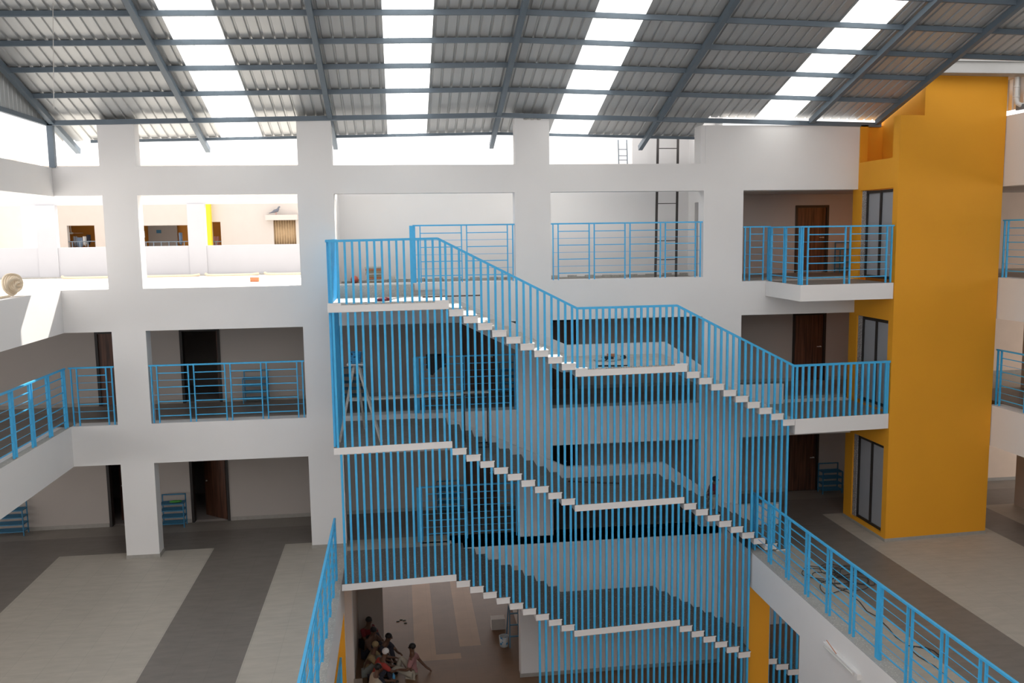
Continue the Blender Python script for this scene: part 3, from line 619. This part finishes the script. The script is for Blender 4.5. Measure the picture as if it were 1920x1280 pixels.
# tube light on right courtyard wall
t = thing('tube_light', (8.25, 15.4, -8.2), 'white tube light fitting on the wall below the right terrace', 'light fitting')
mb = MB(); mb.box(8.2, 8.28, 14.75, 16.1, -8.30, -8.18); mb.build('housing', WHITE, t)
mb = MB(); mb.tube([(8.17, 14.85, -8.22), (8.17, 16.0, -8.22)], .02, 10); mb.build('tube', PIPE, t)
mb = MB(); mb.tube([(8.2, 15.55, -8.17), (8.17, 15.9, -8.05)], .008, 6); mb.build('bracket', BRICK, t)
# rope coil on left sill
mb = MB(); c = Vector((-8.0, 20.0, -.93))
for k in range(11):
    pts = []; f = 1-.085*k; tl = random.uniform(-.08, .08)
    for j in range(25):
        a = 2*math.pi*j/24; pts.append((c.x-.06+.012*k+.03*math.sin(2*a+k), c.y+.45*f*math.cos(a)+.02*math.sin(3*a+k), c.z+.22*f*math.sin(a)+tl*.2*math.cos(a)))
    mb.tube(pts, .024, 6, cap=False)
mb.tube([(-8.0, 19.7, -1.15), (-8.02, 19.2, -1.155), (-8.1, 18.7, -1.15)], .026, 6)
tag(mb.build('rope_coil', ROPE), 'coil of pale rope propped on the sill of the left wing', 'rope')
# hanging wire
mb = MB(); mb.tube([atY(99, -6, 17.6), atY(101, 203, 17.6)], .006, 6); tag(mb.build('hanging_wire', PIPE), 'thin pale wire hanging from the roof at the left', 'wire')
# plaster crumbs on column heads and ledge
for px, py, y in ((592, 224, 21.97), (998, 223, 21.97), (118, 314, 22.1)):
    p_ = atY(px, py, y); mb = MB()
    for k in range(5): mb.ell((p_.x-.16+k*.08, y+.03, p_.z+.01*(k % 2)), .06, .05, .022, 8)
    tag(mb.build('mortar_lump', CONC), {592: 'dark mortar lump on the head of the second column', 998: 'dark mortar lump on the head of the third column', 118: 'grey mortar lump on the beam at the foot of the steel post'}[px], 'mortar')
# ------------------------------------------------------------------ lobby things
def bucket(label, x, y, z, r, h, m):
    t = thing('bucket', (x, y, z), label, 'bucket'); mb = MB(); mb.lathe([(r*.8, 0), (r*.85, .01), (r, h), (r*.93, h), (r*.75, .03), (0, .03)], (x, y, z), 16); mb.build('pail', m, t)
    mb = MB(); mb.tube([(x+r*math.cos(a), y, z+h-.02-.1*math.sin(a)) for a in [math.pi*k/8 for k in range(9)]], .005, 6); mb.build('handle', STEEL, t)
bucket('white bucket with blue drips on the lobby floor beside the blue step ladder', 2.66, 23.85, G, .14, .3, mat('white_bucket', (.55, .6, .62), .5, var=.2, speck=(8, .58, (.05, .3, .6))))
mb = MB(); mb.box(2.42, 2.82, 24.9, 25.2, G, G+.32); tag(mb.build('carton', PIPE, None, .01), 'pale carton on the lobby floor behind the white bucket', 'box')
t = thing('step_ladder', (3.0, 23.9, G), 'blue metal step ladder in the lobby against the right column', 'ladder')
for dx, dy in ((-.17, 0), (.17, 0)):
    mb = MB(); mb.bar((2.98+dx, 23.7, G), (2.98+dx*.7, 24.1, G+1.5), .03, .03); mb.build('side_rail', BLUED, t)
    mb = MB(); mb.bar((2.98+dx, 24.5, G), (2.98+dx*.7, 24.1, G+1.5), .025, .025); mb.build('side_rail', BLUED, t)
for k in range(1, 5): mb = MB(); mb.bar((2.83, 23.7+.08*k, G+.3*k), (3.13, 23.7+.08*k, G+.3*k), .06, .02); mb.build('rung', BLUED, t)
mb = MB()
for px, py in ((746, 1165), (752, 1162), (758, 1163), (760, 1168)):
    q = atZ(px, py, G); mb.ell((q.x, q.y, G+.01), .06, .03, .008, 8)
tag(mb.build('leaf', mat('dark_leaf', (.02, .05, .03), .8)), 'few dark fallen leaves on the lobby floor', 'leaf')
# ------------------------------------------------------------------ people
SKIN = mat('brown_skin', (.13, .065, .04), .6, var=.08, scale=8)
HAIR = mat('black_hair', (.008, .007, .007), .6)
def skin_mesh(name, verts, edges, radii, m, parent, sub=2, root=0):
    me = bpy.data.meshes.new(name); me.from_pydata([tuple(v) for v in verts], edges, []); o = bpy.data.objects.new(name, me); COL.objects.link(o)
    o.parent = parent; o.matrix_parent_inverse = Matrix.Translation(-parent.location)
    bm = bmesh.new(); bm.from_mesh(me); ly = bm.verts.layers.skin.verify()
    for i, v in enumerate(bm.verts):
        r = radii[i]; v[ly].radius = (r, r) if not isinstance(r, tuple) else r; v[ly].use_root = (i == root)
    bm.to_mesh(me); bm.free(); me.materials.append(m)
    s_ = o.modifiers.new('skin', 'SKIN'); s_.use_smooth_shade = True
    ss = o.modifiers.new('sub', 'SUBSURF'); ss.levels = sub; ss.render_levels = sub
    return o
def person(loc, face, pose, shirt, trousers, label, hair=HAIR, cap=None, sc_=1.0):
    """joints are given in body axes: x = to the person's left, y = forward, z = up, metres, origin on the support"""
    t = thing('person', loc, label, 'person', 'people in the building'); c, s = math.cos(face), math.sin(face); L0 = Vector(loc)
    def T(p): x, y, z = p; x *= sc_; y *= sc_; z *= sc_; fx, fy = c, s; lx, ly = -s, c; return L0+Vector((fx*y+lx*x, fy*y+ly*x, z))
    J = pose; names = ['pelvis', 'belly', 'chest', 'neck', 'head0', 'head1']
    v = [T(J[n]) for n in names]; r = [.125, .115, .135, .055, .075, .085]; e = [(0, 1), (1, 2), (2, 3), (3, 4), (4, 5)]
    def chain(start, pts, rad):
        p = start
        for q, ra in zip(pts, rad): v.append(T(q)); r.append(ra); e.append((p, len(v)-1)); p = len(v)-1
        return p
    for sd in ('L', 'R'):
        w = chain(2, [J['sh'+sd], J['el'+sd], J['wr'+sd], J['ha'+sd]], [.06, .045, .032, .036])
        hp = Vector(J['ha'+sd]); wp = Vector(J['wr'+sd]); dr = (hp-wp).normalized(); si = Vector((dr.y, -dr.x, .2)).normalized()
        for k, ln in ((-1.5, .07), (-.5, .085), (.5, .08), (1.5, .065)):
            b1 = hp+dr*.03+si*.013*k; chain(w, [b1+dr*ln*.5, b1+dr*ln+Vector((0, 0, -.015))], [.009, .008])
        chain(w, [hp+si*.05-dr*.01], [.009])
        chain(0, [J['hi'+sd], J['kn'+sd], J['an'+sd], J['to'+sd]], [.095, .065, .042, .04])
    bd = skin_mesh('body', v, e, [q*sc_ for q in r], SKIN, t)
    # head shell features
    h0, h1 = Vector(J['head0']), Vector(J['head1']); hc = (h0+h1)/2
    mb = MB(); 
    q = T(tuple(hc+Vector((0, .085, -.01)))); mb.ell(q, .018, .018, .028, 8); mb.build('nose', SKIN, bd)
    for sx in (-1, 1): q = T(tuple(hc+Vector((sx*.085, .0, -.01)))); mb = MB(); mb.ell(q, .016, .016, .032, 8); mb.build('ear', SKIN, bd)
    for sx in (-1, 1): q = T(tuple(hc+Vector((sx*.033, .078, .012)))); mb = MB(); mb.ell(q, .011, .011, .009, 8); mb.build('eye', HAIR, bd)
    mb = MB(); q = T(tuple(hc+Vector((0, -.018, .035)))); mb.ell(q, .094*sc_, .094*sc_, .085*sc_, 14); mb.build('cap' if cap else 'hair', cap or hair, t)
    # shirt
    v2 = [T(J[n]) for n in ('belly', 'chest')]; r2 = [.135, .155]; e2 = [(0, 1)]
    b = Vector(J['belly']).lerp(Vector(J['pelvis']), .7); v2.append(T(tuple(b))); r2.append(.14); e2.append((0, 2))
    for sd in ('L', 'R'):
        a = Vector(J['sh'+sd]); m_ = Vector(J['el'+sd]); n = len(v2); v2 += [T(tuple(a)), T(tuple(a.lerp(m_, .85)))]; r2 += [.078, .062]; e2 += [(1, n), (n, n+1)]
    skin_mesh('shirt', v2, e2, [q*sc_ for q in r2], shirt, t, 2, 0)
    v3 = [T(J['pelvis'])]; r3 = [.14]; e3 = []
    for sd in ('L', 'R'):
        a, k, n_ = Vector(J['hi'+sd]), Vector(J['kn'+sd]), Vector(J['an'+sd]); n = len(v3); v3 += [T(tuple(a)), T(tuple(k)), T(tuple(k.lerp(n_, .85)))]; r3 += [.108, .08, .062]; e3 += [(0, n), (n, n+1), (n+1, n+2)]
    skin_mesh('trousers', v3, e3, [q*sc_ for q in r3], trousers, t, 2, 0)
    for sd in ('L', 'R'): a = Vector(J['an'+sd]); b = Vector(J['to'+sd]); mb = MB(); mb.bar(T(tuple(a-Vector((0, .02, .05)))), T(tuple(b-Vector((0, -.06, .03)))), .085*sc_, .05*sc_); mb.build('shoe', DARKM, t, .015)
    return t
def squat(lean=.15, reach=.25, spread=.13):
    """sitting on the floor with knees drawn up"""
    J = dict(pelvis=(0, 0, .13), belly=(0, .03+lean*.3, .32), chest=(0, .06+lean*.8, .52), neck=(0, .09+lean, .68), head0=(0, .11+lean*1.15, .77), head1=(0, .13+lean*1.3, .87))
    for sd, s in (('L', 1), ('R', -1)):
        J['sh'+sd] = (s*.18, .06+lean*.85, .57); J['el'+sd] = (s*.24, .22+lean, .38); J['wr'+sd] = (s*.15, .38+reach*.6, .34); J['ha'+sd] = (s*.13, .44+reach*.6, .33)
        J['hi'+sd] = (s*.10, .02, .13); J['kn'+sd] = (s*spread, .33, .47); J['an'+sd] = (s*.12, .44, .09); J['to'+sd] = (s*.13, .57, .05)
    return J
def cm(n, c): return mat(n, c, .9, var=.15, scale=12)
PN = cm('pink_shirt', (.34, .17, .17)); RD = cm('red_shirt', (.38, .05, .04)); CRM = cm('cream_shirt', (.42, .36, .28)); KH = cm('khaki_cloth', (.28, .21, .11)); DK = cm('dark_clothes', (.03, .03, .045)); BR = cm('brown_shirt', (.12, .07, .05)); GY = cm('grey_trousers', (.25, .27, .25)); MR = cm('maroon_shirt', (.16, .012, .018)); LT = cm('light_trousers', (.42, .38, .31))
J = squat(-.1, .1, .15); J['elR'] = (-.32, -.12, .33); J['wrR'] = (-.34, -.30, .12); J['haR'] = (-.35, -.38, .05); J['anL'] = (.1, .62, .08); J['toL'] = (.1, .74, .05); J['knL'] = (.12, .42, .3)
J['elL'] = (.3, .05, .34); J['wrL'] = (.26, .25, .33); J['haL'] = (.24, .31, .32)
person((.07, 22.45, G), math.pi*.93, J, PN, LT, 'person in a pink shirt sitting on the lobby floor, leaning back on one arm')
person((-.93, 22.15, G), math.radians(20), squat(.2, .25), RD, DK, 'person in a red shirt and white cap sitting on the lobby floor', cap=cm('white_cap', (.8, .8, .8)))
person((-1.0, 21.4, G), math.radians(15), squat(.1), CRM, DK, 'person in a cream shirt sitting nearest, back to the camera, in the lobby opening')
person((-1.12, 22.75, G), math.radians(-10), squat(.12), KH, GY, 'person in khaki with a tan headcloth sitting behind the red shirt', cap=KH)
person((-.85, 23.3, G), math.radians(-25), squat(.2), DK, DK, 'person in dark clothes sitting on the lobby floor bent forward')
person((-1.12, 23.75, G), math.radians(-40), squat(.1), BR, DK, 'person in a brown shirt sitting against the left side of the lobby')
person((-1.2, 24.4, G), math.radians(-50), squat(.05), MR, DK, 'person in a maroon top sitting deepest in the lobby corner')
# child walking down the middle flight
zs = tread_z(B, 7.25); J = dict(pelvis=(0, 0, .60), belly=(0, .02, .72), chest=(0, .04, .88), neck=(0, .06, 1.0), head0=(0, .08, 1.07), head1=(0, .11, 1.15))
J.update(shL=(.13, .03, .93), elL=(.17, -.05, .75), wrL=(.15, -.12, .60), haL=(.14, -.14, .55), shR=(-.13, .03, .93), elR=(-.17, -.06, .76), wrR=(-.15, -.13, .62), haR=(-.14, -.15, .57))
J.update(hiL=(.07, 0, .58), knL=(.07, .16, .36), anL=(.07, .1, .09), toL=(.07, .22, .05), hiR=(-.07, 0, .58), knR=(-.07, .06, .33), anR=(-.07, -.10, .09), toR=(-.07, .0, .05))
person((7.42, 20.35, tread_z(B, 7.42)), 0, J, MR, LT, 'child in a dark red top walking down the middle stair flight', sc_=.78)
for i, (x, y, r, h) in enumerate([(-.42, 22.35, .045, .2), (-.36, 22.75, .05, .13), (-.55, 22.55, .04, .16)]):
    mb = MB(); mb.lathe([(r*.8, 0), (r, .01), (r, h*.7), (r*.4, h*.85), (r*.35, h), (0, h)], (x, y, G), 12)
    tag(mb.build('water_bottle', mat('blue_plastic', (.1, .35, .6), .3)), 'small blue bottle among the people sitting in the lobby', 'bottle', 'blue bottles between the seated people')
# ------------------------------------------------------------------ beyond: roof terrace and neighbour building
PW = 31.0
mb = MB(); mb.box(-20, -1.9, PW, PW+.25, -1.27, -.27); mb.box(-20, -1.9, PW, PW+.3, 1.1, 2.05)
for a, b in ((-6.86, -6.26), (-11.6, -10.95), (-16, -15.3)): mb.box(a, b-.04, PW-.03, PW+.2, -1.27, 1.1)
struct(mb.build('wall_terrace_parapet', mat('dimmed_white', (.47, .47, .495), .9, var=.04, scale=1.5)))  # plain white, darkened in colour to tone down the strong daylight on it
mb = MB(); mb.box(-20, -1.9, PW-.05, PW, -1.27, -1.22); struct(mb.build('trim_6', CONC))
for i, (a, b) in enumerate(((-10.8, -8.6), (-8.3, -6.5), (-6.3, -4.6), (-4.4, -2.9))):
    mb = MB(); mb.tube([(a, PW-.35, -1.2), (a+.1, PW-.45, -1.24), (a+.3, PW-.6, -1.24), (b-.2, PW-.6, -1.24), (b, PW-.4, -1.22)], .045, 8)
    tag(mb.build('rope_hose', ROPE), ['pale hose loop on the sunny roof terrace, at the corner with the left wing', 'pale hose loop on the roof terrace left of the parapet pier', 'pale hose loop on the roof terrace right of the parapet pier', 'pale hose loop at the right end of the sunny roof terrace'][i], 'hose', 'hose loops along the terrace parapet')
q = atZ(477, 525, -1.22); mb = MB(); mb.box(q.x-.12, q.x+.12, q.y, q.y+.12, -1.27, -1.14); tag(mb.build('brick', BRICK, None, .005), 'single clay brick on the sunny roof terrace', 'brick')
NY = 42.0
def npx(x, y, Y=NY): return atY(x, y, Y)
nb = thing('neighbour_building', (-8, NY, -6), 'cream neighbouring building with orange recesses seen beyond the terrace parapet', 'building')
def rect(x0, y0, x1, y1, Y=NY): a = npx(x0, y0, Y); b = npx(x1, y1, Y); return (min(a.x, b.x), max(a.x, b.x), min(a.z, b.z), max(a.z, b.z))
OPS = [rect(125, 423, 180, 470), rect(264, 423, 354, 470), rect(396, 416, 416, 470), rect(512, 412, 556, 458)]
mb = MB(); wall(mb, -24, -3.0, -6, 3.2, OPS, NY, NY+.3); mb.build('wall', CREAM, nb)
OR = mat('orange_wall', (.75, .32, .05), .8)
mb = MB(); mb.box(-24, -3, NY+2.5, NY+2.7, -6, 3); mb.build('recess_wall', OR, nb)
mb = MB(); mb.box(-24, -3, NY+.3, NY+2.5, -2.4, -2.2); mb.box(-24, -3, NY+.3, NY+2.5, 1.2, 1.4); mb.build('recess_floor', CREAM, nb)
r_ = rect(278, 422, 335, 470, NY+2.3); mb = MB(); mb.box(r_[0], r_[1], NY+2.2, NY+2.3, r_[2]-.5, r_[3]+.3); mb.build('grey_wall', WALLIN, nb)
r_ = rect(293, 431, 302, 437, NY+2.15); mb = MB(); mb.box(r_[0], r_[1], NY+2.15, NY+2.19, r_[2], r_[3]); mb.build('sign_plate', BLUED, nb)
r_ = rect(382, 384, 397, 462, NY-.35); mb = MB(); mb.box(r_[0], r_[1], NY-.35, NY, -6, r_[3]+.5); mb.build('yellow_pier', mat('bright_yellow', (.85, .62, .03), .8), nb)
r_ = rect(497, 403, 558, 412, NY-.4); mb = MB(); mb.box(r_[0], r_[1], NY-.45, NY, r_[2], r_[3]); mb.build('window_ledge', CREAM, nb)
LED = r_
r_ = OPS[3]; mb = MB(); n = 26; vs = []
for i in range(n+1):
    x = r_[0]+(r_[1]-r_[0])*i/n; y = NY+.15+.04*math.sin(i*2.1); vs += [(x, y, r_[2]), (x, y, r_[3])]
mb.add(vs, [(2*i, 2*i+2, 2*i+3, 2*i+1) for i in range(n)], 0, True); o = mb.build('curtain', mat('tan_curtain', (.45, .32, .19), .9, var=.2, scale=6), nb); o.modifiers.new('th', 'SOLIDIFY').thickness = .02
for op in (OPS[0], OPS[1], OPS[2]):
    zt = op[2]+.42
    mb = MB(); mb.bar((op[0], NY+.1, zt), (op[1], NY+.1, zt), .05, .04); x = op[0]+.15
    while x < op[1]: mb.bar((x, NY+.1, op[2]), (x, NY+.1, zt), .04, .04); x += .33
    mb.build('balustrade', STEEL, nb)
pc = mat('peach_lit', (.6, .52, .46), .85)
mb = MB(); r_ = rect(0, 392, 45, 470, 36); mb.box(-20, r_[1], 36, 38, -3, 3.0); struct(mb.build('wall_neighbour_left', pc))
# laundry
cols = [DK, GY, cm('white_cloth', (.8, .8, .8)), cm('grey_cloth', (.2, .21, .24)), cm('blue_grey_cloth', (.2, .28, .4)), cm('salmon_cloth', (.55, .25, .2))]
def cloth(px0, py0, px1, py1, m, label):
    a = npx(px0, py0, NY+.6); b = npx(px1, py1, NY+.6); mb = MB(); n = 8; vs = []
    for i in range(n+1):
        x = a.x+(b.x-a.x)*i/n; y = NY+.6+.04*math.sin(i*1.9); vs += [(x, y, b.z+.05*math.sin(i)), (x, y, a.z)]
    mb.add(vs, [(2*i, 2*i+2, 2*i+3, 2*i+1) for i in range(n)], 0, True); o = mb.build('laundry', m); o.modifiers.new('th', 'SOLIDIFY').thickness = .03
    tag(o, label, 'laundry', 'washing hung out in the neighbouring building')
cloth(138, 443, 145, 462, cols[3], 'dark grey garment, leftmost on the sagging line of the neighbouring building')
cloth(145, 445, 155, 464, cols[4], 'blue-grey garment on the line between dark grey and white washing')
cloth(156, 443, 162, 460, cols[2], 'white garment on the line in the far orange recess')
cloth(163, 440, 170, 457, cols[0], 'black garment, rightmost on the line in the left orange recess')
cloth(266, 433, 271, 447, cols[2], 'white cloth at the left end of the far grey corridor')
cloth(336, 436, 342, 458, cols[4], 'blue cloth at the right end of the far grey corridor')
cloth(398, 443, 411, 462, cols[5], 'salmon cloth hanging beside the bright yellow pier')
# ceiling fan
fc = npx(133, 437, NY+1.2); t = thing('ceiling_fan', fc, 'small ceiling fan hanging in the far left orange recess', 'fan')
mb = MB(); mb.tube([fc, fc+Vector((0, 0, .8))], .02); mb.build('rod', PIPE, t); mb = MB(); mb.lathe([(.02, -.05), (.09, -.04), (.1, .02), (.03, .06)], fc, 12); mb.build('motor', PIPE, t)
for k in range(3):
    a = k*2.094+.3; mb = MB(); mb.bar(fc, fc+Vector((.5*math.cos(a), .5*math.sin(a), 0)), .1, .01); mb.build('blade', PIPE, t)
# pigeon
pz = LED[3]; pp = npx(517, 402, NY-.3)
t = thing('pigeon', (pp.x, NY-.3, pz), 'grey pigeon standing on the ledge above the far curtained window', 'bird')
mb = MB(); mb.tube([(pp.x-.3, NY-.3, pz+.08), (pp.x-.16, NY-.3, pz+.12), (pp.x-.05, NY-.3, pz+.17), (pp.x+.07, NY-.3, pz+.2), (pp.x+.12, NY-.3, pz+.27), (pp.x+.14, NY-.3, pz+.34), (pp.x+.17, NY-.3, pz+.36), (pp.x+.22, NY-.3, pz+.35)], [.012, .03, .07, .075, .05, .033, .035, .006], 10); mb.build('body', mat('pigeon_grey', (.12, .13, .16), .7), t)
mb = MB()
for dx in (-.01, .04): mb.tube([(pp.x+dx, NY-.3, pz), (pp.x+dx, NY-.3, pz+.13)], .008, 6)
mb.build('legs', mat('pink_legs', (.5, .15, .12), .6), t)
# pale structures above the beam
bw = mat('bleached_wall', (.85, .85, .83), .9)
mb = MB(); a = atY(737, 271, 45); b = atY(845, 330, 45); mb.box(a.x, b.x, 45, 48, b.z-4, a.z); struct(mb.build('wall_distant_block', bw))
mb = MB(); a = atY(1060, 268, 45); b = atY(1230, 330, 45); mb.box(a.x, b.x, 45, 48, b.z-4, a.z); struct(mb.build('wall_distant_block', bw))
t = thing('ladder', atY(1168, 330, 44.5), 'pale distant roof ladder seen above the beam, left of the dark ladder', 'ladder')
for x0 in (1159, 1175): mb = MB(); mb.bar(atY(x0, 262, 44.5), atY(x0+2, 330, 44.5), .05, .05); mb.build('side_rail', STEEL, t)
for y0 in (280, 292, 300, 312): mb = MB(); mb.bar(atY(1159, y0, 44.5), atY(1176, y0, 44.5), .04, .04); mb.build('rung', STEEL, t)
# ------------------------------------------------------------------ light
w = bpy.data.worlds.new('world'); sc.world = w; w.use_nodes = True; bg = w.node_tree.nodes['Background']
bg.inputs[0].default_value = (1.0, .972, .962, 1); bg.inputs[1].default_value = 1.5
sun = bpy.data.lights.new('sun', 'SUN'); sun.energy = 7.5; sun.angle = .01; sun.color = (1, .95, .87)
so = bpy.data.objects.new('sun', sun); COL.objects.link(so); d = Vector((.38, 1, 1.02)).normalized(); so.rotation_euler = d.to_track_quat('Z', 'Y').to_euler(); so.location = (10, 30, 30)
vs_ = sc.view_settings; vs_.view_transform = 'Standard'; vs_.look = 'None'; vs_.exposure = .5; vs_.gamma = 1; vs_.use_curve_mapping = False
try: sc.cycles.max_bounces = 10; sc.cycles.diffuse_bounces = 6; sc.cycles.caustics_reflective = False
except Exception: pass
